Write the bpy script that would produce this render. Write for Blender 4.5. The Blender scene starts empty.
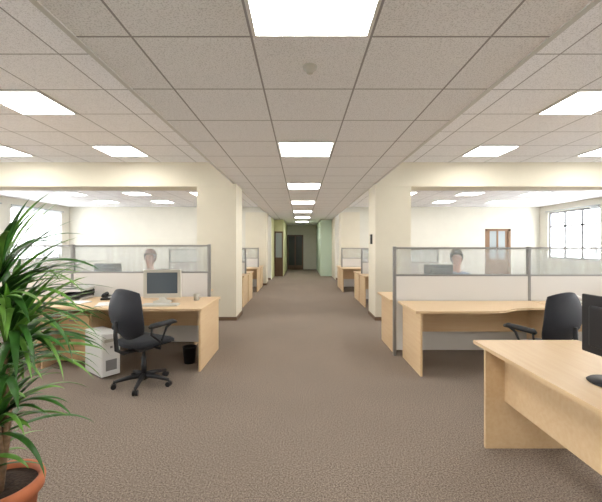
import bpy, bmesh, math, random
from mathutils import Vector, Matrix
random.seed(7)
S=bpy.context.scene
C=S.collection
try:
    S.view_settings.view_transform='Standard'
    S.view_settings.exposure=-0.1
except Exception: pass

# ------------------------------------------------ materials
def mat(name,col,rough=0.6,metal=0.0,noise=0.0,nscale=20,emit=0,bump=0.0,spec=0.4):
    m=bpy.data.materials.new(name); m.use_nodes=True
    nt=m.node_tree; b=nt.nodes['Principled BSDF']
    b.inputs['Base Color'].default_value=(*col,1); b.inputs['Roughness'].default_value=rough
    b.inputs['Metallic'].default_value=metal
    b.inputs['Specular IOR Level'].default_value=spec
    if noise>0 or bump>0:
        tc=nt.nodes.new('ShaderNodeTexCoord'); n=nt.nodes.new('ShaderNodeTexNoise')
        n.inputs['Scale'].default_value=nscale; n.inputs['Detail'].default_value=4
        nt.links.new(tc.outputs['Object'],n.inputs['Vector'])
        if noise>0:
            r=nt.nodes.new('ShaderNodeValToRGB')
            r.color_ramp.elements[0].position=0.3; r.color_ramp.elements[1].position=0.7
            r.color_ramp.elements[0].color=(*[c*(1-noise) for c in col],1)
            r.color_ramp.elements[1].color=(*[min(1,c*(1+noise)) for c in col],1)
            nt.links.new(n.outputs['Fac'],r.inputs['Fac']); nt.links.new(r.outputs['Color'],b.inputs['Base Color'])
        if bump>0:
            bp=nt.nodes.new('ShaderNodeBump'); bp.inputs['Strength'].default_value=bump; bp.inputs['Distance'].default_value=0.01
            nt.links.new(n.outputs['Fac'],bp.inputs['Height']); nt.links.new(bp.outputs['Normal'],b.inputs['Normal'])
    if emit:
        b.inputs['Emission Color'].default_value=(*col,1); b.inputs['Emission Strength'].default_value=emit
    return m
def wood(name,c1,c2,rot=False,rough=0.35):
    m=mat(name,c1,rough); nt=m.node_tree; b=nt.nodes['Principled BSDF']
    tc=nt.nodes.new('ShaderNodeTexCoord'); mp=nt.nodes.new('ShaderNodeMapping')
    mp.inputs['Scale'].default_value=(2,30,30) if not rot else (30,2,30)
    n=nt.nodes.new('ShaderNodeTexNoise'); n.inputs['Scale'].default_value=1.2; n.inputs['Detail'].default_value=6
    r=nt.nodes.new('ShaderNodeValToRGB'); r.color_ramp.elements[0].position=0.3; r.color_ramp.elements[1].position=0.7
    r.color_ramp.elements[0].color=(*c1,1); r.color_ramp.elements[1].color=(*c2,1)
    nt.links.new(tc.outputs['Object'],mp.inputs['Vector']); nt.links.new(mp.outputs['Vector'],n.inputs['Vector'])
    nt.links.new(n.outputs['Fac'],r.inputs['Fac']); nt.links.new(r.outputs['Color'],b.inputs['Base Color'])
    return m
def ceiling_mat(name,ox,oy,t,col):
    m=mat(name,col,0.9); nt=m.node_tree; b=nt.nodes['Principled BSDF']; L=nt.links.new
    tc=nt.nodes.new('ShaderNodeTexCoord'); sx=nt.nodes.new('ShaderNodeSeparateXYZ'); L(tc.outputs['Object'],sx.inputs[0])
    def M(op,a,bv=None):
        n=nt.nodes.new('ShaderNodeMath'); n.operation=op
        if isinstance(a,(int,float)): n.inputs[0].default_value=a
        else: L(a,n.inputs[0])
        if bv is not None:
            if isinstance(bv,(int,float)): n.inputs[1].default_value=bv
            else: L(bv,n.inputs[1])
        return n.outputs[0]
    def edge(o,off):
        f=M('FRACT',M('DIVIDE',M('SUBTRACT',o,off-100*t),t))
        return M('ABSOLUTE',M('SUBTRACT',f,0.5))
    e=M('MAXIMUM',edge(sx.outputs[0],ox),edge(sx.outputs[1],oy))
    line=M('GREATER_THAN',e,0.5-0.010)
    n=nt.nodes.new('ShaderNodeTexNoise'); n.inputs['Scale'].default_value=110; n.inputs['Detail'].default_value=3
    L(tc.outputs['Object'],n.inputs['Vector'])
    r=nt.nodes.new('ShaderNodeValToRGB'); r.color_ramp.elements[0].position=0.36; r.color_ramp.elements[1].position=0.5
    r.color_ramp.elements[0].color=(*[c*0.76 for c in col],1); r.color_ramp.elements[1].color=(*col,1)
    L(n.outputs['Fac'],r.inputs['Fac'])
    mx=nt.nodes.new('ShaderNodeMix'); mx.data_type='RGBA'
    L(line,mx.inputs[0]); L(r.outputs['Color'],mx.inputs[6]); mx.inputs[7].default_value=(0.36,0.36,0.37,1)
    L(mx.outputs[2],b.inputs['Base Color'])
    return m
def glassy(name,col,fac_t,rough=0.2,stripes=False):
    m=bpy.data.materials.new(name); m.use_nodes=True; nt=m.node_tree; nt.nodes.clear(); L=nt.links.new
    o=nt.nodes.new('ShaderNodeOutputMaterial'); tr=nt.nodes.new('ShaderNodeBsdfTransparent')
    p=nt.nodes.new('ShaderNodeBsdfPrincipled'); p.inputs['Base Color'].default_value=(*col,1); p.inputs['Roughness'].default_value=rough
    tl=nt.nodes.new('ShaderNodeBsdfTranslucent'); tl.inputs[0].default_value=(*col,1)
    m1=nt.nodes.new('ShaderNodeMixShader'); m1.inputs[0].default_value=0.5; L(p.outputs[0],m1.inputs[1]); L(tl.outputs[0],m1.inputs[2])
    m2=nt.nodes.new('ShaderNodeMixShader'); m2.inputs[0].default_value=fac_t
    L(m1.outputs[0],m2.inputs[1]); L(tr.outputs[0],m2.inputs[2]); L(m2.outputs[0],o.inputs[0])
    if stripes:
        tc=nt.nodes.new('ShaderNodeTexCoord'); mp=nt.nodes.new('ShaderNodeMapping'); mp.inputs['Scale'].default_value=(14,0.1,0.3)
        n=nt.nodes.new('ShaderNodeTexNoise'); n.inputs['Scale'].default_value=1.0
        mr=nt.nodes.new('ShaderNodeMapRange'); mr.inputs[1].default_value=0.3; mr.inputs[2].default_value=0.7
        mr.inputs[3].default_value=fac_t-0.05; mr.inputs[4].default_value=fac_t+0.05
        L(tc.outputs['Object'],mp.inputs[0]); L(mp.outputs[0],n.inputs['Vector']); L(n.outputs['Fac'],mr.inputs[0]); L(mr.outputs[0],m2.inputs[0])
    return m

M_WALL=mat('wall_cream',(0.72,0.675,0.55),0.85,noise=0.02,nscale=3)
M_WALLW=mat('wall_white_cream',(0.69,0.67,0.59),0.85,noise=0.02,nscale=3)
M_GREEN=mat('wall_green',(0.56,0.68,0.56),0.8)
M_YELG=mat('wall_yellow_green',(0.62,0.62,0.36),0.8)
M_BASE=mat('baseboard_brown',(0.16,0.10,0.06),0.5)
M_BEECH=wood('beech_laminate',(0.68,0.48,0.28),(0.73,0.55,0.34))
M_BEECHY=wood('beech_laminate_cross',(0.68,0.48,0.28),(0.73,0.55,0.34),True)
M_BEECHL=wood('beech_edge',(0.60,0.39,0.20),(0.66,0.45,0.25))
M_ALU=mat('aluminium_grey',(0.27,0.265,0.26),0.4,0.3)
M_FRAME=mat('window_frame_grey',(0.30,0.31,0.33),0.5)
M_PANEL=mat('partition_fabric',(0.68,0.665,0.64),0.9,noise=0.04,nscale=200)
M_GLASS=glassy('frosted_glass',(0.55,0.62,0.65),0.72,0.3,True)
M_WGLASS=glassy('window_glass',(0.8,0.85,0.9),0.93,0.1)
M_BLACK=mat('black_plastic',(0.014,0.014,0.016),0.45)
M_BLACKF=mat('black_fabric',(0.016,0.018,0.023),0.85,bump=0.3,nscale=250,noise=0.3)
M_MESH=mat('dark_navy_back',(0.020,0.023,0.032),0.6,bump=0.3,nscale=200)
M_GREYP=mat('light_grey_plastic',(0.60,0.60,0.58),0.45)
M_BEIGE=mat('beige_plastic',(0.52,0.50,0.44),0.45)
M_SCREEN=mat('screen_grey',(0.08,0.10,0.12),0.2)
M_SCREENL=mat('screen_grey_blue',(0.10,0.125,0.15),0.25)
M_WHITE=mat('white_paint',(0.82,0.82,0.80),0.5)
M_PAPER=mat('paper',(0.82,0.82,0.80),0.8)
M_RED=mat('red_card',(0.5,0.06,0.04),0.5)
M_TERRA=mat('terracotta',(0.50,0.16,0.07),0.7,noise=0.12,nscale=12)
M_SOIL=mat('soil',(0.04,0.025,0.016),0.95,noise=0.4,nscale=60,bump=0.8)
M_TRUNK=mat('trunk_brown',(0.22,0.14,0.08),0.9,noise=0.3,nscale=40,bump=0.6)
M_DARKW=mat('dark_wood',(0.10,0.055,0.03),0.45)
M_BROWND=mat('brown_door_wood',(0.20,0.11,0.055),0.5)
M_DGLASS=mat('dark_door_glass',(0.03,0.04,0.035),0.15)
M_GRGLASS=mat('grey_door_glass',(0.30,0.34,0.34),0.25)
M_SKIN=mat('skin',(0.52,0.27,0.19),0.55)
M_HAIRR=mat('reddish_brown_hair',(0.15,0.04,0.018),0.7,noise=0.3,nscale=60)
M_HAIRB=mat('dark_brown_hair',(0.04,0.025,0.016),0.7,noise=0.3,nscale=60)
M_SHIRTW=mat('pale_shirt',(0.50,0.40,0.38),0.85)
M_SHIRTB=mat('blue_grey_shirt',(0.22,0.28,0.38),0.85)
M_TROU=mat('dark_trousers',(0.04,0.045,0.06),0.85)
M_EYE=mat('eye_dark',(0.03,0.02,0.02),0.2)
M_BLIND=glassy('blind_fabric',(0.55,0.57,0.58),0.25,0.8)
M_LAMP=mat('lamp_diffuser',(1.0,0.98,0.945),0.6,emit=21)
# carpet
M_CARP=mat('carpet',(0.2,0.15,0.11),0.97,spec=0.1)
nt=M_CARP.node_tree; b=nt.nodes['Principled BSDF']; L=nt.links.new
tc=nt.nodes.new('ShaderNodeTexCoord')
n1=nt.nodes.new('ShaderNodeTexNoise'); n1.inputs['Scale'].default_value=95; n1.inputs['Detail'].default_value=5; n1.inputs['Roughness'].default_value=0.8
n2=nt.nodes.new('ShaderNodeTexNoise'); n2.inputs['Scale'].default_value=1.3; n2.inputs['Detail'].default_value=2
L(tc.outputs['Object'],n1.inputs['Vector']); L(tc.outputs['Object'],n2.inputs['Vector'])
r=nt.nodes.new('ShaderNodeValToRGB'); e=r.color_ramp.elements
e[0].position=0.37; e[0].color=(0.078,0.060,0.047,1); e[1].position=0.64; e[1].color=(0.43,0.355,0.288,1)
L(n1.outputs['Fac'],r.inputs['Fac'])
r2=nt.nodes.new('ShaderNodeValToRGB'); r2.color_ramp.elements[0].color=(0.88,0.88,0.88,1); r2.color_ramp.elements[1].color=(1.05,1.05,1.05,1)
L(n2.outputs['Fac'],r2.inputs['Fac'])
mx=nt.nodes.new('ShaderNodeMix'); mx.data_type='RGBA'; mx.blend_type='MULTIPLY'; mx.inputs[0].default_value=1
L(r.outputs['Color'],mx.inputs[6]); L(r2.outputs['Color'],mx.inputs[7]); L(mx.outputs[2],b.inputs['Base Color'])
bp=nt.nodes.new('ShaderNodeBump'); bp.inputs['Strength'].default_value=0.4; bp.inputs['Distance'].default_value=0.008
L(n1.outputs['Fac'],bp.inputs['Height']); L(bp.outputs['Normal'],b.inputs['Normal'])
# leaf
M_LEAF=mat('leaf_green',(0.040,0.135,0.022),0.4,noise=0.45,nscale=9)
M_LEAF2=mat('leaf_light_green',(0.14,0.31,0.05),0.4,noise=0.4,nscale=9)

# ------------------------------------------------ mesh helpers
def mk(name,bm,m,parent=None,smooth=False,kind=None):
    me=bpy.data.meshes.new(name); bmesh.ops.recalc_face_normals(bm,faces=bm.faces); bm.to_mesh(me); bm.free()
    if smooth:
        for p in me.polygons: p.use_smooth=True
    o=bpy.data.objects.new(name,me); me.materials.append(m); C.objects.link(o)
    if parent: o.parent=parent
    if kind: o['kind']=kind
    return o
def root(name,loc,label,cat,rot=0,group=None):
    o=bpy.data.objects.new(name,None); o.empty_display_size=0.1; C.objects.link(o)
    o.location=loc; o.rotation_euler=(0,0,math.radians(rot)); o['label']=label; o['category']=cat
    if group: o['group']=group
    return o
def bx(bm,x0,x1,y0,y1,z0,z1,bev=0,seg=2):
    r=bmesh.ops.create_cube(bm,size=1,matrix=Matrix.Translation(((x0+x1)/2,(y0+y1)/2,(z0+z1)/2))@Matrix.Diagonal((x1-x0,y1-y0,z1-z0,1)))
    if bev:
        vs=r['verts']; es=list({e for v in vs for e in v.link_edges})
        bmesh.ops.bevel(bm,geom=es,offset=bev,segments=seg,affect='EDGES',profile=0.5)
def box(name,x0,x1,y0,y1,z0,z1,m,parent=None,bev=0,kind=None,seg=2):
    bm=bmesh.new(); bx(bm,x0,x1,y0,y1,z0,z1,bev,seg); return mk(name,bm,m,parent,kind=kind)
def boxes(name,lst,m,parent=None,bev=0,kind=None):
    bm=bmesh.new()
    for l in lst: bx(bm,*l,bev)
    return mk(name,bm,m,parent,kind=kind)
def tube(bm,pts,r,n=8):
    pts=[Vector(p) for p in pts]; rings=[]
    rr=r if isinstance(r,(list,tuple)) else [r]*len(pts)
    for i,p in enumerate(pts):
        d=(pts[min(i+1,len(pts)-1)]-pts[max(i-1,0)]).normalized()
        a=Vector((0,0,1)) if abs(d.z)<0.9 else Vector((1,0,0))
        u=d.cross(a).normalized(); v=d.cross(u).normalized()
        rings.append([bm.verts.new(p+rr[i]*(math.cos(2*math.pi*k/n)*u+math.sin(2*math.pi*k/n)*v)) for k in range(n)])
    for i in range(len(rings)-1):
        for k in range(n): bm.faces.new((rings[i][k],rings[i][(k+1)%n],rings[i+1][(k+1)%n],rings[i+1][k]))
    bm.faces.new(rings[0]); bm.faces.new(rings[-1])
def tubeo(name,pts,r,m,parent=None,n=10):
    bm=bmesh.new(); tube(bm,pts,r,n); return mk(name,bm,m,parent,True)
def lathe(name,prof,m,parent=None,n=32,center=(0,0)):
    bm=bmesh.new(); rings=[]
    for (r,z) in prof:
        rings.append([bm.verts.new((center[0]+max(r,1e-4)*math.cos(2*math.pi*k/n),center[1]+max(r,1e-4)*math.sin(2*math.pi*k/n),z)) for k in range(n)])
    for i in range(len(rings)-1):
        for k in range(n): bm.faces.new((rings[i][k],rings[i][(k+1)%n],rings[i+1][(k+1)%n],rings[i+1][k]))
    bmesh.ops.remove_doubles(bm,verts=bm.verts,dist=0.0003)
    return mk(name,bm,m,parent,True)
def extrude_poly(name,pts,z0,z1,m,parent=None,bev=0.004):
    bm=bmesh.new(); vs=[bm.verts.new((x,y,z0)) for x,y in pts]; f=bm.faces.new(vs)
    r=bmesh.ops.extrude_face_region(bm,geom=[f])
    bmesh.ops.translate(bm,vec=(0,0,z1-z0),verts=[v for v in r['geom'] if isinstance(v,bmesh.types.BMVert)])
    return mk(name,bm,m,parent)
def pad(name,w,d,t,m,parent,k=0.55,curve=0,fn=None,cuts=9):
    bm=bmesh.new(); bmesh.ops.create_cube(bm,size=2)
    bmesh.ops.subdivide_edges(bm,edges=bm.edges,cuts=cuts,use_grid_fill=True)
    for v in bm.verts:
        u,q,s=v.co
        e=max(abs(u),abs(q))
        x=u*math.sqrt(1-k*q*q/2); y=q*math.sqrt(1-k*u*u/2)
        z=s*(1-0.55*e**8)
        x*=w/2*(1-0.04*abs(s)**4*(e>0.98)); y*=d/2; z*=t/2
        z+=curve*(u*u)
        v.co=Vector((x,y,z))
        if fn: v.co=fn(v.co,u,q,s)
    return mk(name,bm,m,parent,True)
def dup(rt,loc,rot=None,label=None,name=None):
    n=rt.copy(); C.objects.link(n); n.location=loc
    if rot is not None: n.rotation_euler=(0,0,math.radians(rot))
    if label: n['label']=label
    def rec(o,p):
        for c in [x for x in ALL if x.parent==o]:
            k=c.copy(); k.parent=p; C.objects.link(k); rec(c,k)
    ALL=list(bpy.data.objects)
    rec(rt,n)
    return n

# ------------------------------------------------ setting
ZC=2.72; ZS=3.14; T=0.702
XL,XR=-10.0,10.3; YB=-3.0; YF=15.4; YE=22.0
SL,SR=-1.34,1.48
box('floor',XL-0.2,XR+0.2,YB-0.2,YE+0.2,-0.1,0,M_CARP,kind='structure')
CC=(0.92,0.93,0.96)
MC=ceiling_mat('ceiling_tiles_centre',0.06+T/2,2.091,T,CC)
ML=ceiling_mat('ceiling_tiles_side_a',-3.13+T/2,4.12+T/2,T,CC)
MR=ceiling_mat('ceiling_tiles_side_b',3.28+T/2,4.12+T/2,T,CC)
box('ceiling',SL,SR,YB,YE,ZC,ZC+0.6,MC,kind='structure')
box('ceiling',XL-0.2,SL,YB,YF,ZS,ZS+0.1,ML,kind='structure')
box('ceiling',SR,XR+0.2,YB,YF,ZS,ZS+0.1,MR,kind='structure')
box('trim_1',SL-0.012,SL+0.025,YB,YF,ZC-0.006,ZC+0.05,M_GREYP,kind='structure')
box('trim_2',SR-0.025,SR+0.012,YB,YF,ZC-0.006,ZC+0.05,M_GREYP,kind='structure')
box('wall_back',XL,XR,YB-0.2,YB,0,ZS,M_WALL,kind='structure')
def sidewall(name,xa,xb,ops):
    z0,z1=0.95,2.85; l=[(xa,xb,YB,YF+0.2,0,z0),(xa,xb,YB,YF+0.2,z1,ZS)]
    y=YB
    for a,b_ in ops:
        l.append((xa,xb,y,a,z0,z1)); y=b_
    l.append((xa,xb,y,YF+0.2,z0,z1))
    boxes(name,l,M_WALLW,kind='structure')
OPS=[(-2,1),(2,5),(6,8.6),(9.2,11.8),(12.3,14.9)]  # nearer window openings are out of view, added to let in daylight
sidewall('wall_left',XL-0.2,XL,OPS); sidewall('wall_right',XR,XR+0.2,OPS)
wn=1
for side in (-1,1):
    xi=XL if side<0 else XR
    for a,b_ in OPS:
        xo=xi+side*0.12; l=[]
        f=0.07
        x0,x1=min(xo,xo-side*0.05),max(xo,xo-side*0.05)
        l+=[(x0,x1,a,b_,0.95,1.02),(x0,x1,a,b_,2.78,2.85),(x0,x1,a,a+f,1.02,2.78),(x0,x1,b_-f,b_,1.02,2.78)]
        for q in (1/3,2/3): 
            yy=a+(b_-a)*q; l.append((x0,x1,yy-0.05,yy+0.05,1.02,2.78))
        l.append((x0,x1,a+f,b_-f,2.22,2.28))
        boxes('window_%d'%wn,l,M_FRAME,kind='structure')
        g=box('window_%d'%(wn+1),x0+0.02,x0+0.026,a+f,b_-f,1.02,2.78,M_WGLASS,kind='structure')
        wn+=2
        if a>5:
            bm=bmesh.new(); n=int((b_-a)/0.127)
            if side>0: n=6
            xc=xi-side*0.06
            bx(bm,xc-0.02,xc+0.02,a-0.05,b_+0.05,2.86,2.90)
            for i in range(n):
                yc=a+0.06+i*(b_-a-0.1)/n if side<0 else a+.03+i*.05
                ang=math.radians(50 if side<0 else 80)
                dx,dy=0.055*math.sin(ang),0.055*math.cos(ang)
                zb=1.1
                vs=[bm.verts.new(p) for p in ((xc-dx,yc-dy,zb),(xc+dx,yc+dy,zb),(xc+dx,yc+dy,2.87),(xc-dx,yc-dy,2.87))]
                bm.faces.new(vs)
            o=mk('vertical_blinds',bm,M_BLIND)
            o['label']='white fabric vertical blinds hanging over a window' if side<0 else 'white fabric vertical blinds drawn aside at a window'; o['category']='blinds'; o['group']='window blinds'
DX0,DX1=7.94,9.05
box('wall_front_left',XL,-1.29,YF,YF+0.2,0,ZS,M_WALLW,kind='structure')
boxes('wall_front_right',[(1.48,DX0,YF,YF+0.2,0,ZS),(DX1,XR,YF,YF+0.2,0,ZS),(DX0,DX1,YF,YF+0.2,2.2,ZS)],M_WALLW,kind='structure')
boxes('door_1',[(DX0,DX0+0.1,YF+0.0,YF+0.12,0,2.2),(DX1-0.1,DX1,YF,YF+0.12,0,2.2),(DX0,DX1,YF,YF+0.12,2.1,2.2),(DX0+.1,DX1-.1,YF+.04,YF+.09,0,.9),(DX0+.1,DX0+.22,YF+.04,YF+.09,.9,2.1),(DX1-.22,DX1-.1,YF+.04,YF+.09,.9,2.1),((DX0+DX1)/2-.04,(DX0+DX1)/2+.04,YF+.04,YF+.09,.9,2.1)],M_BROWND,kind='structure')
box('window_90',DX0+.2,DX1-.2,YF+.05,YF+.07,.9,2.1,M_GRGLASS,kind='structure')
box('wall_corridor_left',-1.49,-1.29,YF+0.2,17.2,0,ZC,M_YELG,kind='structure')
box('wall_corridor_right',1.48,1.68,YF+0.2,17.2,0,ZC,M_WALL,kind='structure')
box('wall_corridor_left_narrow',-1.49,-0.85,17.2,YE,0,ZC,M_YELG,kind='structure')
box('wall_corridor_right_narrow',0.95,1.68,17.2,YE,0,ZC,M_GREEN,kind='structure')
box('wall_end',-1.49,1.68,YE,YE+0.2,0,ZC,M_WALLW,kind='structure')
boxes('door_2',[(-.84,-.76,YE-.06,YE,0,2.12),(.06,.14,YE-.06,YE,0,2.12),(-.84,.14,YE-.06,YE,2.04,2.12),(-.39,-.31,YE-.06,YE,0,2.04),(-.76,.06,YE-.06,YE,0,.25)],M_DARKW,kind='structure')
box('door_3',-.76,.06,YE-.03,YE,.25,2.04,M_DGLASS,kind='structure')
boxes('door_4',[(-1.27,-1.22,17.13,17.2,0,2.15),(-.92,-.87,17.13,17.2,0,2.15),(-1.27,-.87,17.13,17.2,2.08,2.15),(-1.22,-.92,17.15,17.2,0,.9)],M_DARKW,kind='structure')
box('window_91',-1.22,-.92,17.16,17.19,.9,2.08,M_GRGLASS,kind='structure')
def col(name,x0,x1,y0,y1,z=ZC):
    o=box(name,x0,x1,y0,y1,0,z,M_WALL,kind='structure')
    boxes('baseboard_'+name[5:],[(x0-.012,x1+.012,y0-.012,y0,0,.07),(x0-.012,x0,y0,y1,0,.07),(x1,x1+.012,y0,y1,0,.07)],M_BASE,kind='structure')
CY=7.1
col('wall_column_left',-2.07,-1.29,CY,CY+.72); col('wall_column_right',1.48,2.19,CY,CY+.72)
col('wall_column_far_left',-2.07,-1.29,13.3,14.0); col('wall_column_far_right',1.48,2.19,13.3,14.0)
box('trim_3',XL,SL-.012,CY-0.02,CY+.5,2.66,ZS,M_WALL,kind='structure')
box('trim_4',SR+.012,XR,CY-0.02,CY+.5,2.66,ZS,M_WALL,kind='structure')
box('baseboard_front_left',XL,-1.3,YF-.015,YF,0,.08,M_BASE,kind='structure')
box('baseboard_front_right',1.5,DX0,YF-.015,YF,0,.08,M_BASE,kind='structure')

# ------------------------------------------------ ceiling lights
CL=None
def light(x,y,z):
    global CL
    if CL is None:
        r=root('ceiling_light',(x,y,z),'square recessed ceiling light panel with white diffuser','ceiling light',group='ceiling light panels')
        h=T/2-0.012
        boxes('frame',[(-h,h,-h,-h+.02,-.014,-.001),(-h,h,h-.02,h,-.014,-.001),(-h,-h+.02,-h+.02,h-.02,-.014,-.001),(h-.02,h,-h+.02,h-.02,-.014,-.001)],M_WHITE,r)
        box('diffuser',-h+.02,h-.02,-h+.02,h-.02,-.01,-.001,M_LAMP,r)
        CL=r
    else: dup(CL,(x,y,z))
for k in range(-1,7): light(0.06,1.74+2.808*k,ZC)
for y in (-0.08,4.12,6.22,11.4,13.5):
    for x in (-3.13,-5.236,-7.342): light(x,y,ZS)
    for x in (3.28,5.386,7.492): light(x,y,ZS)
r=root('smoke_detector',(0.06,2.44,ZC),'small round white smoke detector on ceiling tile','smoke detector')
lathe('body',[(0.001,-.045),(.022,-.045),(.026,-.03),(.045,-.02),(.05,-.008),(.05,-.0005),(.001,-.0005)],M_BEIGE,r)

# ------------------------------------------------ partitions
def partition(x0,x1,y,zt,zg,label,posts):
    r=root('partition_screen',(0,y,0),label,'partition')
    for p in posts: box('post',p-.02,p+.02,-.025,.025,0,zt+.01,M_ALU,r,bev=.004)
    xs=sorted(posts)
    for a,b_ in zip(xs[:-1],xs[1:]):
        box('top_rail',a+.02,b_-.02,-.018,.018,zt-.025,zt,M_ALU,r)
        box('middle_rail',a+.02,b_-.02,-.018,.018,zg-.012,zg+.012,M_ALU,r)
        box('glass_panel',a+.02,b_-.02,-.004,.004,zg+.012,zt-.025,M_GLASS,r)
        box('fabric_panel',a+.02,b_-.02,-.02,.02,.08,zg-.012,M_PANEL,r)
    return r
partition(-7,-1.35,5.25,1.5,1.10,'low office partition with frosted glass top and grey frame',[-1.35,-3.35,-5.3,-7.2])
partition(1.28,7,4.85,1.47,1.09,'low office partition with frosted glass top and grey posts',[1.27,3.09,4.95,6.8])

# ------------------------------------------------ desks
def desk_poly(x,y,pts,label,panels,mod=None,rot=0,name='office_desk',h=.75,cross=False):
    r=root(name,(x,y,0),label,'desk',rot=rot)
    extrude_poly('desktop',pts,h-.026,h,M_BEECHY if cross else M_BEECH,r)
    for p in panels: box('side_panel',*p,0,h-.026,M_BEECHY,r,bev=.002)
    if mod: 
        for q in mod: box('modesty_panel',*q,M_BEECH,r)
    return r
ptsL=[(0,0),(0,.98),(-2.0,.98),(-2.0,.10),(-1.6,.10),(-1.25,.06),(-1.0,0)]
desk_poly(-1.17,4.2,ptsL,'beech laminate desk with solid end panel against partition',[(-.045,-.02,.03,.96),(-1.98,-1.955,.12,.96)],[(-1.955,-.045,.9,.915,.35,.724)])
desk_poly(-3.19,4.2,[(0,.12),(0,.98),(-2.2,.98),(-2.2,-1.2),(-1.25,-1.2),(-1.2,-.6),(-1.05,-.2),(-.7,.05),(-.35,.12)],'beech laminate corner desk beside the partition',[(-.045,-.02,.14,.96),(-2.18,-1.27,-1.17,-1.145)],[(-2.15,-.06,.9,.915,.35,.724)])
ptsR=[(0,0),(.85,0)]+[(.95,.01),(1.05,.05),(1.15,.12),(1.25,.18),(1.4,.22),(1.78,.22),(1.78,.76),(0,.76)]
desk_poly(1.30,4.04,ptsR,'beech laminate desk with curved front edge against partition',[(.06,.085,.03,.74),(1.72,1.745,.24,.74)],[(.085,1.72,.70,.715,.35,.724)])
desk_poly(3.10,4.04,[(0,.22),(0,.76),(2.4,.76),(2.4,-1.0),(1.5,-1.0),(1.45,-.5),(1.2,-.1),(.8,.15),(.4,.22)],'beech laminate corner desk with papers on top',[(.02,.045,.24,.74),(1.52,2.38,-.97,-.945)],[(.05,2.3,.70,.715,.35,.724)])
desk_poly(1.22,4.9,[(0,0),(2.2,0),(2.2,.8),(0,.8)],'beech laminate desk on the far side of partition',[(.06,.085,.03,.78),(2.1,2.125,.03,.78)],[(.085,2.1,.05,.065,.35,.724)])
desk_poly(-4.1,5.3,[(0,0),(2.6,0),(2.6,.8),(0,.8)],'beech laminate desk on the far side of partition',[(.06,.085,.03,.78),(2.5,2.525,.03,.78)],[(.085,2.5,.05,.065,.35,.724)])
desk_poly(1.36,1.1,[(0,0),(.82,0),(.82,1.72),(0,1.72)],'large beech laminate desk seen beside the aisle',[(.0,.66,1.53,1.555),(.0,.66,.12,.145)],[(.14,.158,.145,1.53,.35,.724)],cross=True)
def aisle(xs,sgn,y,lab):
    a,b_=sorted((xs,xs+sgn*2.2))
    for (o,yy) in ((0,y-.85),(1,y+.05)):
        rr=desk_poly(a,yy,[(0,0),(2.2,0),(2.2,.8),(0,.8)],lab,[(.03,.055,.02,.78),(2.145,2.17,.02,.78)],[(.055,2.145,.75 if o==0 else .03,.765 if o==0 else .045,.35,.724)])
        rr['group']='desks along the aisle'
    p=partition(a,b_,y,1.4,1.05,'low office partition between aisle desks',[a+.1,b_-.1])
aisle(-1.36,-1,9.4,'beech laminate desk beside the aisle'); aisle(1.5,1,9.4,'beech laminate desk beside the aisle')
aisle(-1.36,-1,12.2,'beech laminate desk beside the aisle'); aisle(1.3,1,12.2,'beech laminate desk beside the aisle')
def pedestal(x,y,rot):
    r=root('desk_pedestal',(x,y,0),'beech drawer pedestal standing beneath a desk','drawer unit',rot=rot)
    box('body',-.2,.2,-.24,.25,.02,.62,M_BEECH,r,bev=.003)
    for sx in (-.15,.15): box('foot',sx-.02,sx+.02,-.2,.2,0,.02,M_BLACK,r)
    for i in range(3):
        d=box('drawer',-.19,.19,-.262,-.242,.04+i*.192,.222+i*.192,M_BEECHL,r,bev=.003)
        box('handle',-.06,.06,-.275,-.262,.15+i*.192,.162+i*.192,M_ALU,d)
pedestal(-2.88,4.80,0)

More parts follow.
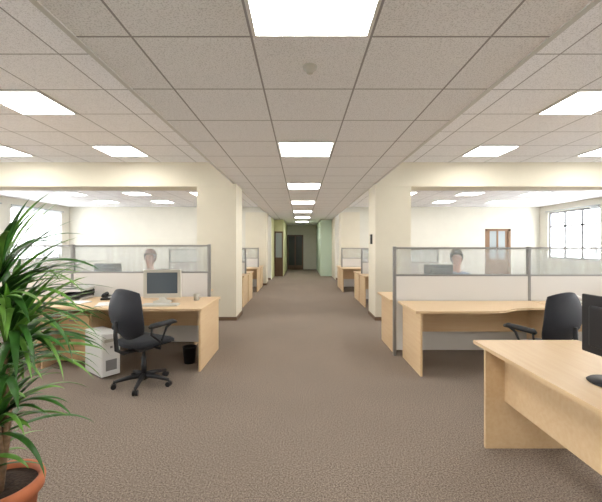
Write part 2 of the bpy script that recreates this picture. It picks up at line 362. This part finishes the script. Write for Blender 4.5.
# ------------------------------------------------ office chair
def chair(x,y,rot,label,arms=True):
    r=root('office_chair',(x,y,0),label,'chair',rot=rot)
    bm=bmesh.new()
    tube(bm,[(0,0,.06),(0,0,.12)],.04,14)
    for i in range(5):
        a=math.radians(90+72*i); c,s=math.cos(a),math.sin(a)
        tube(bm,[(c*.02,s*.02,.105),(c*.15,s*.15,.095),(c*.29,s*.29,.07)],[.03,.024,.016],8)
    b_=mk('base',bm,M_BLACK,r,True)
    for i in range(5):
        a=math.radians(90+72*i); c,s=math.cos(a),math.sin(a)
        bm=bmesh.new()
        for o in (-.016,.016):
            p=Vector((c*.29,s*.29,.027)); t=Vector((-s,c,0))
            tube(bm,[p+t*(o-.009),p+t*(o+.009)],.027,14)
        tube(bm,[(c*.29,s*.29,.03),(c*.29,s*.29,.072)],.008,8)
        mk('caster',bm,M_BLACK,r,False)
    tubeo('gas_lift',[(0,0,.11),(0,0,.30),(0,0,.301),(0,0,.40)],[.028,.028,.016,.016],M_BLACK,r,14)
    box('tilt_mechanism',-.09,.09,-.13,.10,.385,.425,M_BLACK,r,bev=.01)
    se=pad('seat',.50,.48,.08,M_BLACKF,r,fn=lambda v,u,q,s:v+Vector((0,0,.012*u*u-.02*max(0,q)**3))); se.location=(0,.02,.465)
    def fb(v,u,q,s):
        h=v.y; wv=1.0-.12*max(0,q)**2-.18*max(0,-q)**2
        x=v.x*wv
        return Vector((x, v.z*1.0+ .06*u*u - .03*math.cos(q*2.2) +0.0 , h))
    bk=pad('backrest',.53,.53,.045,M_MESH,r,k=.7,fn=fb); bk.location=(0,-.25,.79); bk.rotation_euler=(math.radians(8),0,0)
    bm=bmesh.new(); tube(bm,[(0,-.10,.40),(0,-.24,.40),(0,-.315,.45),(0,-.33,.60),(0,-.325,.74)],[.022,.022,.022,.02,.018],10)
    mk('back_support',bm,M_BLACK,r,True)
    if arms:
        for s in (-1,1):
            bm=bmesh.new()
            tube(bm,[(s*.18,-.02,.435),(s*.27,-.02,.43),(s*.30,-.03,.50),(s*.30,.04,.64),(s*.30,.10,.672),(s*.30,.14,.68)],.014,8)
            tube(bm,[(s*.30,-.03,.50),(s*.30,-.15,.60),(s*.30,-.14,.672)],.013,8)
            tube(bm,[(s*.30,-.17,.672),(s*.30,-.15,.685),(s*.30,.12,.69),(s*.30,.17,.675)],[.016,.026,.026,.014],10)
            mk('armrest',bm,M_BLACK,r,True)
    return r
chair(-1.69,3.84,-28,'black office swivel chair with armrests and rounded back, beside desk')
chair(2.42,3.6,20,'black office swivel chair with armrests tucked between desks')
chair(-2.62,6.52,180,'black office swivel chair occupied behind the partition',False)
chair(2.62,6.31,180,'black office swivel chair occupied behind the partition',False)

# ------------------------------------------------ equipment
def crt(x,y,rot):
    r=root('computer_monitor',(x,y,.75),'beige computer monitor with dark grey screen on desk','monitor',rot=rot)
    lathe('stand',[(.001,0),(.12,0),(.12,.012),(.05,.03),(.045,.07),(.001,.07)],M_BEIGE,r)
    boxes('bezel',[(-.235,.235,-.03,.02,.06,.115),(-.235,.235,-.03,.02,.39,.425),(-.235,-.195,-.03,.02,.115,.39),(.195,.235,-.03,.02,.115,.39)],M_BEIGE,r)
    box('screen',-.195,.195,-.018,-.008,.115,.39,M_SCREENL,r)
    bm=bmesh.new(); bx(bm,-.22,.22,.02,.24,.08,.41)
    for v in bm.verts:
        if v.co.y>.1: v.co.x*=.6; v.co.z=.24+(v.co.z-.24)*.6
    mk('housing',bm,M_BEIGE,r)
crt(-1.82,4.70,6)
def lcd(x,y,rot,label,z=.75):
    r=root('computer_monitor',(x,y,z),label,'monitor',rot=rot)
    lathe('base',[(.001,0),(.105,0),(.11,.006),(.10,.014),(.03,.02),(.001,.022)],M_BLACK,r)
    box('stand',-.03,.03,-.012,.012,.018,.22,M_BLACK,r,bev=.006)
    box('housing',-.215,.215,-.03,-.012,.12,.46,M_BLACK,r,bev=.007,seg=3)
    box('back_cover',-.13,.13,-.012,.02,.17,.40,M_BLACK,r,bev=.008)
    box('screen',-.197,.197,-.0325,-.0302,.14,.445,M_SCREEN,r)
    return r
lcd(1.68,1.93,92,'black flat monitor seen from behind on desk')
lcd(-3.05,5.62,180,'black flat monitor behind frosted partition')
lcd(2.05,5.3,180,'black flat monitor behind frosted partition')
lcd(-1.95,9.0,10,'black flat monitor on aisle desk')
lcd(2.2,9.0,-10,'black flat monitor on aisle desk')
def keyboard(x,y,rot,m,z=.75):
    r=root('keyboard',(x,y,z),'low computer keyboard lying on the desk','keyboard',rot=rot)
    box('body',-.22,.22,-.075,.075,0,.018,m,r,bev=.004)
    l=[]
    for j in range(5):
        for i in range(16): l.append((-.205+i*.0258,-.205+i*.0258+.021,-.062+j*.0255,-.062+j*.0255+.021,.0182,.024))
    boxes('keys',l,M_GREYP if m!=M_GREYP else M_BEIGE,r)
keyboard(-1.74,4.42,3,M_BEIGE); keyboard(1.98,2.0,90,M_BLACK)
def tower(x,y,rot,label):
    r=root('computer_tower',(x,y,0),label,'computer',rot=rot)
    box('case',-.1,.1,-.22,.22,.012,.50,M_GREYP,r,bev=.006)
    box('front_panel',-.098,.098,-.235,-.221,.02,.495,M_WHITE,r,bev=.005)
    box('disc_drive',-.075,.075,-.239,-.2352,.40,.435,M_BEIGE,r)
    box('power_button',-.012,.012,-.240,-.2352,.33,.354,M_ALU,r)
    box('vent',-.06,.06,-.239,-.2352,.08,.2,M_ALU,r)
    for sx in (-.08,.08):
        box('foot',sx-.015,sx+.015,-.18,.18,0,.012,M_BLACK,r)
tower(-2.34,4.2,52,'light grey computer tower on the floor under desk')
r=root('waste_bin',(-1.42,4.55,0),'small black waste bin under the desk','bin')
lathe('body',[(.001,0),(.065,0),(.085,.2),(.09,.2),(.09,.21),(.08,.21),(.06,.012),(.001,.012)],M_BLACK,r)
def papers(x,y,rot,label='stack of white papers on the desk',z=.75,n=3,m=None):
    r=root('paper_stack',(x,y,z),label,'papers',rot=rot)
    for i in range(n): 
        o=box('sheet',-.105,.105,-.148,.148,.004*i,.004*i+.0035,m or M_PAPER,r); o.rotation_euler=(0,0,random.uniform(-.15,.15))
papers(-2.45,4.5,20); papers(-2.9,4.6,-15); papers(3.35,4.45,10); papers(4.0,4.3,-12,n=5); papers(4.55,4.4,30)
def phone(x,y,rot,m,label,z=.75):
    r=root('desk_phone',(x,y,z),label,'telephone',rot=rot)
    bm=bmesh.new(); bx(bm,-.09,.09,-.1,.1,0,.05,.006)
    for v in bm.verts:
        if v.co.y<0 and v.co.z>.02: v.co.z*=.5
    mk('body',bm,m,r)
    bm=bmesh.new(); tube(bm,[(-.06,-.09,.05),(-.06,-.07,.068),(-.06,.07,.078),(-.06,.09,.06)],[.022,.02,.02,.022],8); mk('handset',bm,m,r,True)
    l=[(.0+i*.025,.018+i*.025,-.07+j*.025,-.052+j*.025,.024,.04) for i in range(3) for j in range(4)]
    boxes('keypad',l,M_GREYP,r)
phone(-2.65,4.95,10,M_BLACK,'black desk telephone beside papers'); phone(3.65,4.6,-15,M_GREYP,'light grey desk telephone on the desk')
def tray(x,y,rot):
    r=root('document_tray',(x,y,.75),'grey stacked document tray on the desk','tray',rot=rot)
    for i in range(3):
        z=i*.06
        boxes('shelf',[(-.13,.13,-.17,.17,z,z+.005),(-.13,-.125,-.17,.17,z,z+.035),(.125,.13,-.17,.17,z,z+.035),(-.13,.13,.165,.17,z,z+.06)],M_BLACK if i%2 else M_GREYP,r)
    for sx in (-.128,.128):
        box('riser',sx-.003,sx+.003,.12,.15,.03,.13,M_BLACK,r)
tray(-3.1,4.97,0); tray(4.3,4.62,0)
def mug(x,y,m,z=.75):
    r=root('mug',(x,y,z),'small beige mug standing on the desk','mug')
    lathe('body',[(.001,0),(.036,0),(.04,.09),(.036,.09),(.033,.01),(.001,.01)],m,r,20)
    bm=bmesh.new(); tube(bm,[(.037,0,.07),(.06,0,.065),(.063,0,.04),(.037,0,.025)],.005,6); mk('handle',bm,m,r,True)
mug(-1.42,4.85,M_BEIGE)
r=root('wall_socket',(2.0,CY-.001,.32),'white wall socket on the column','socket'); box('plate',-.04,.04,-.012,.001,-.04,.04,M_WHITE,r); box('insert',-.022,.022,-.015,-.0122,-.022,.022,M_GREYP,r)
r=root('intercom',(1.48,7.45,1.62),'small dark wall-mounted control box on column','control box'); box('case',-.03,0,-.06,.06,-.1,.1,M_BLACK,r); box('display',-.033,-.0302,-.04,.04,.02,.07,M_GRGLASS,r)

# ------------------------------------------------ persons
def skin_obj(name,V,E,m,parent,sub=2):
    me=bpy.data.meshes.new(name); names=list(V); idx={n:i for i,n in enumerate(names)}
    me.from_pydata([V[n][0] for n in names],[(idx[a],idx[b_]) for a,b_ in E],[]); me.materials.append(m)
    o=bpy.data.objects.new(name,me); C.objects.link(o); o.parent=parent
    mo=o.modifiers.new('skin','SKIN'); mo.use_smooth_shade=True
    for i,n in enumerate(names):
        rr=V[n][1]; sv=me.skin_vertices[0].data[i]
        sv.radius=rr if isinstance(rr,tuple) else (rr,rr); sv.use_root=(i==0)
    s=o.modifiers.new('sub','SUBSURF'); s.levels=sub; s.render_levels=sub
    return o
def person(x,y,rot,label,hair,shirt):
    r=root('person',(x,y,0),label,'person',rot=rot)
    V={'pel':((0,0,.58),(.15,.11)),'sp':((0,.0,.76),(.13,.1)),'ch':((0,.02,.95),(.15,.11)),'nb':((0,.03,1.08),(.06,.06)),'nt':((0,.045,1.15),.052),
       'h1':((0,.06,1.21),(.068,.08)),'h2':((0,.055,1.285),(.076,.092)),'h3':((0,.05,1.345),(.06,.07))}
    E=[('pel','sp'),('sp','ch'),('ch','nb'),('nb','nt'),('nt','h1'),('h1','h2'),('h2','h3')]
    for s,n in ((-1,'l'),(1,'r')):
        V.update({'s'+n:((s*.18,.02,1.0),.055),'e'+n:((s*.23,.1,.79),.042),'w'+n:((s*.15,.34,.785),.028),'p'+n:((s*.14,.40,.785),(.03,.016)),
         'k'+n:((s*.12,.42,.54),.07),'hp'+n:((s*.1,.05,.56),.09),'a'+n:((s*.12,.40,.12),.045),'f'+n:((s*.12,.54,.05),.035)})
        E+=[('ch','s'+n),('s'+n,'e'+n),('e'+n,'w'+n),('w'+n,'p'+n),('pel','hp'+n),('hp'+n,'k'+n),('k'+n,'a'+n),('a'+n,'f'+n)]
        for i,(dx,ln) in enumerate(((-.026,.06),(-.009,.075),(.009,.07),(.026,.055))):
            V['q%s%d'%(n,i)]=((s*.14+dx,.40+ln*.6+.02,.79),.008); V['t%s%d'%(n,i)]=((s*.14+dx*1.2,.41+ln+.02,.776),.007)
            E+=[('p'+n,'q%s%d'%(n,i)),('q%s%d'%(n,i),'t%s%d'%(n,i))]
        V['th'+n]=((s*.14-s*.045,.385,.785),.009); V['tt'+n]=((s*.14-s*.06,.42,.78),.008); E+=[('p'+n,'th'+n),('th'+n,'tt'+n)]
    skin_obj('body',V,E,M_SKIN,r)
    VS={'ch':(V['ch'][0],(.165,.125)),'sp':(V['sp'][0],(.15,.12)),'pl':((0,0,.60),(.17,.13)),'nb':((0,.03,1.065),(.075,.07))}
    ES=[('ch','sp'),('sp','pl'),('ch','nb')]
    for s,n in ((-1,'l'),(1,'r')):
        VS['s'+n]=(V['s'+n][0],.068); VS['e'+n]=(V['e'+n][0],.055); VS['w'+n]=((s*.16,.30,.786),.04); ES+=[('ch','s'+n),('s'+n,'e'+n),('e'+n,'w'+n)]
    skin_obj('shirt',VS,ES,shirt,r)
    VT={'pel':((0,0,.57),(.17,.12))}; ET=[]
    for s,n in ((-1,'l'),(1,'r')):
        VT['h'+n]=(V['hp'+n][0],.1); VT['k'+n]=(V['k'+n][0],.082); VT['a'+n]=((s*.12,.40,.13),.065); ET+=[('pel','h'+n),('h'+n,'k'+n),('k'+n,'a'+n)]
    skin_obj('trousers',VT,ET,M_TROU,r)
    bm=bmesh.new(); bmesh.ops.create_uvsphere(bm,u_segments=24,v_segments=16,radius=1)
    for v in list(bm.verts):
        if v.co.y>.35 and v.co.z<.35: bm.verts.remove(v)
    for v in bm.verts:
        z=v.co.z; v.co=Vector((v.co.x*.104,v.co.y*.12+.035,(z*.13 if z>0 else z*.15)+1.31))
    mk('hair',bm,hair,r,True)
    for s in (-1,1):
        bm=bmesh.new(); bmesh.ops.create_uvsphere(bm,u_segments=10,v_segments=8,radius=.011); e_=mk('eye',bm,M_EYE,r,True); e_.location=(s*.03,.137,1.275)
        bm=bmesh.new(); bmesh.ops.create_uvsphere(bm,u_segments=10,v_segments=8,radius=1,matrix=Matrix.Diagonal((.008,.018,.03,1))); e_=mk('ear',bm,M_SKIN,r,True); e_.location=(s*.078,.05,1.265)
    bm=bmesh.new(); bmesh.ops.create_cone(bm,cap_ends=True,segments=8,radius1=.016,radius2=.006,depth=.04); n_=mk('nose',bm,M_SKIN,r,True); n_.location=(0,.15,1.25)
    box('mouth',-.022,.022,.128,.142,1.208,1.216,M_RED,r,bev=.003)
    return r
person(-2.62,6.24,180,'person with reddish brown hair seated working at desk',M_HAIRR,M_SHIRTW)
person(2.62,6.05,180,'person with dark brown hair seated working at desk',M_HAIRB,M_SHIRTB)

# ------------------------------------------------ plant
PX,PY=-1.46,1.72
r=root('potted_dracaena',(PX,PY,0),'tall potted dracaena with long green strap leaves in terracotta pot','plant')
lathe('pot',[(.001,0),(.12,0),(.165,.30),(.185,.30),(.19,.34),(.185,.36),(.165,.36),(.16,.32),(.155,.30),(.001,.30)],M_TERRA,r,40)
lathe('soil',[(.001,.335),(.1,.335),(.158,.33),(.158,.31),(.001,.31)],M_SOIL,r,30)
def leaf(bm,p,az,e0,Ln,droop,w):
    p=Vector(p); n=12; prev=None
    tw=random.uniform(-.5,.5)
    for i in range(n+1):
        t=i/n; el=e0-droop*t**1.2
        d=Vector((math.cos(az)*math.cos(el),math.sin(az)*math.cos(el),math.sin(el)))
        side=Vector((-math.sin(az),math.cos(az),0)); up=d.cross(side)
        side=(side*math.cos(tw*t)+up*math.sin(tw*t)).normalized(); up=d.cross(side)
        ww=w*(.45+.55*min(1,t/.25))*max(0.02,(1-t**3))
        row=[bm.verts.new(p-side*ww+up*-.3*ww),bm.verts.new(p.copy()),bm.verts.new(p+side*ww+up*-.3*ww)]
        if prev:
            bm.faces.new((prev[0],prev[1],row[1],row[0])); bm.faces.new((prev[1],prev[2],row[2],row[1]))
        prev=row; p=p+d*Ln/n
crowns=[((-.03,.02,1.27),(0,0,.33),48,.56),((.08,-.04,.98),(.02,-.02,.33),50,.48),((.02,.06,1.12),(-.03,.04,.33),36,.52),((.04,-.05,.70),(.03,-.03,.33),36,.42),((-.04,-.06,.52),(-.02,-.04,.33),14,.32)]
for ci,(c,b0,n,Ln) in enumerate(crowns):
    c=Vector(c); b0=Vector(b0)
    tubeo('stem',[b0,b0.lerp(c,.4)+Vector((.01,.01,0)),b0.lerp(c,.75),c+Vector((0,0,.05))],[.02,.018,.015,.01],M_TRUNK,r,8)
    for half in range(2):
        bm=bmesh.new()
        for i in range(n//2):
            az=random.uniform(0,2*math.pi) if i%2 else random.uniform(-1.3,1.1)
            t=random.random()
            e0=math.radians(84-70*t); 
            leaf(bm,c+Vector((0,0,-.10+.16*(1-t))),az,e0,Ln*random.uniform(.75,1.08),random.uniform(.6,2.0),random.uniform(.014,.024))
        mk('foliage',bm,M_LEAF if half else M_LEAF2,r,True)

# ------------------------------------------------ world + camera
w=bpy.data.worlds.new('sky'); S.world=w; w.use_nodes=True
bg=w.node_tree.nodes['Background']; bg.inputs[0].default_value=(0.96,0.98,1,1); bg.inputs[1].default_value=14.0
cam=bpy.data.cameras.new('camera'); co=bpy.data.objects.new('camera',cam); C.objects.link(co)
co.location=(0,0,1.5); co.rotation_euler=(math.radians(90),0,0)
cam.sensor_width=36; cam.lens=357/602*36; cam.shift_y=-6/602; cam.clip_start=0.02
S.camera=co
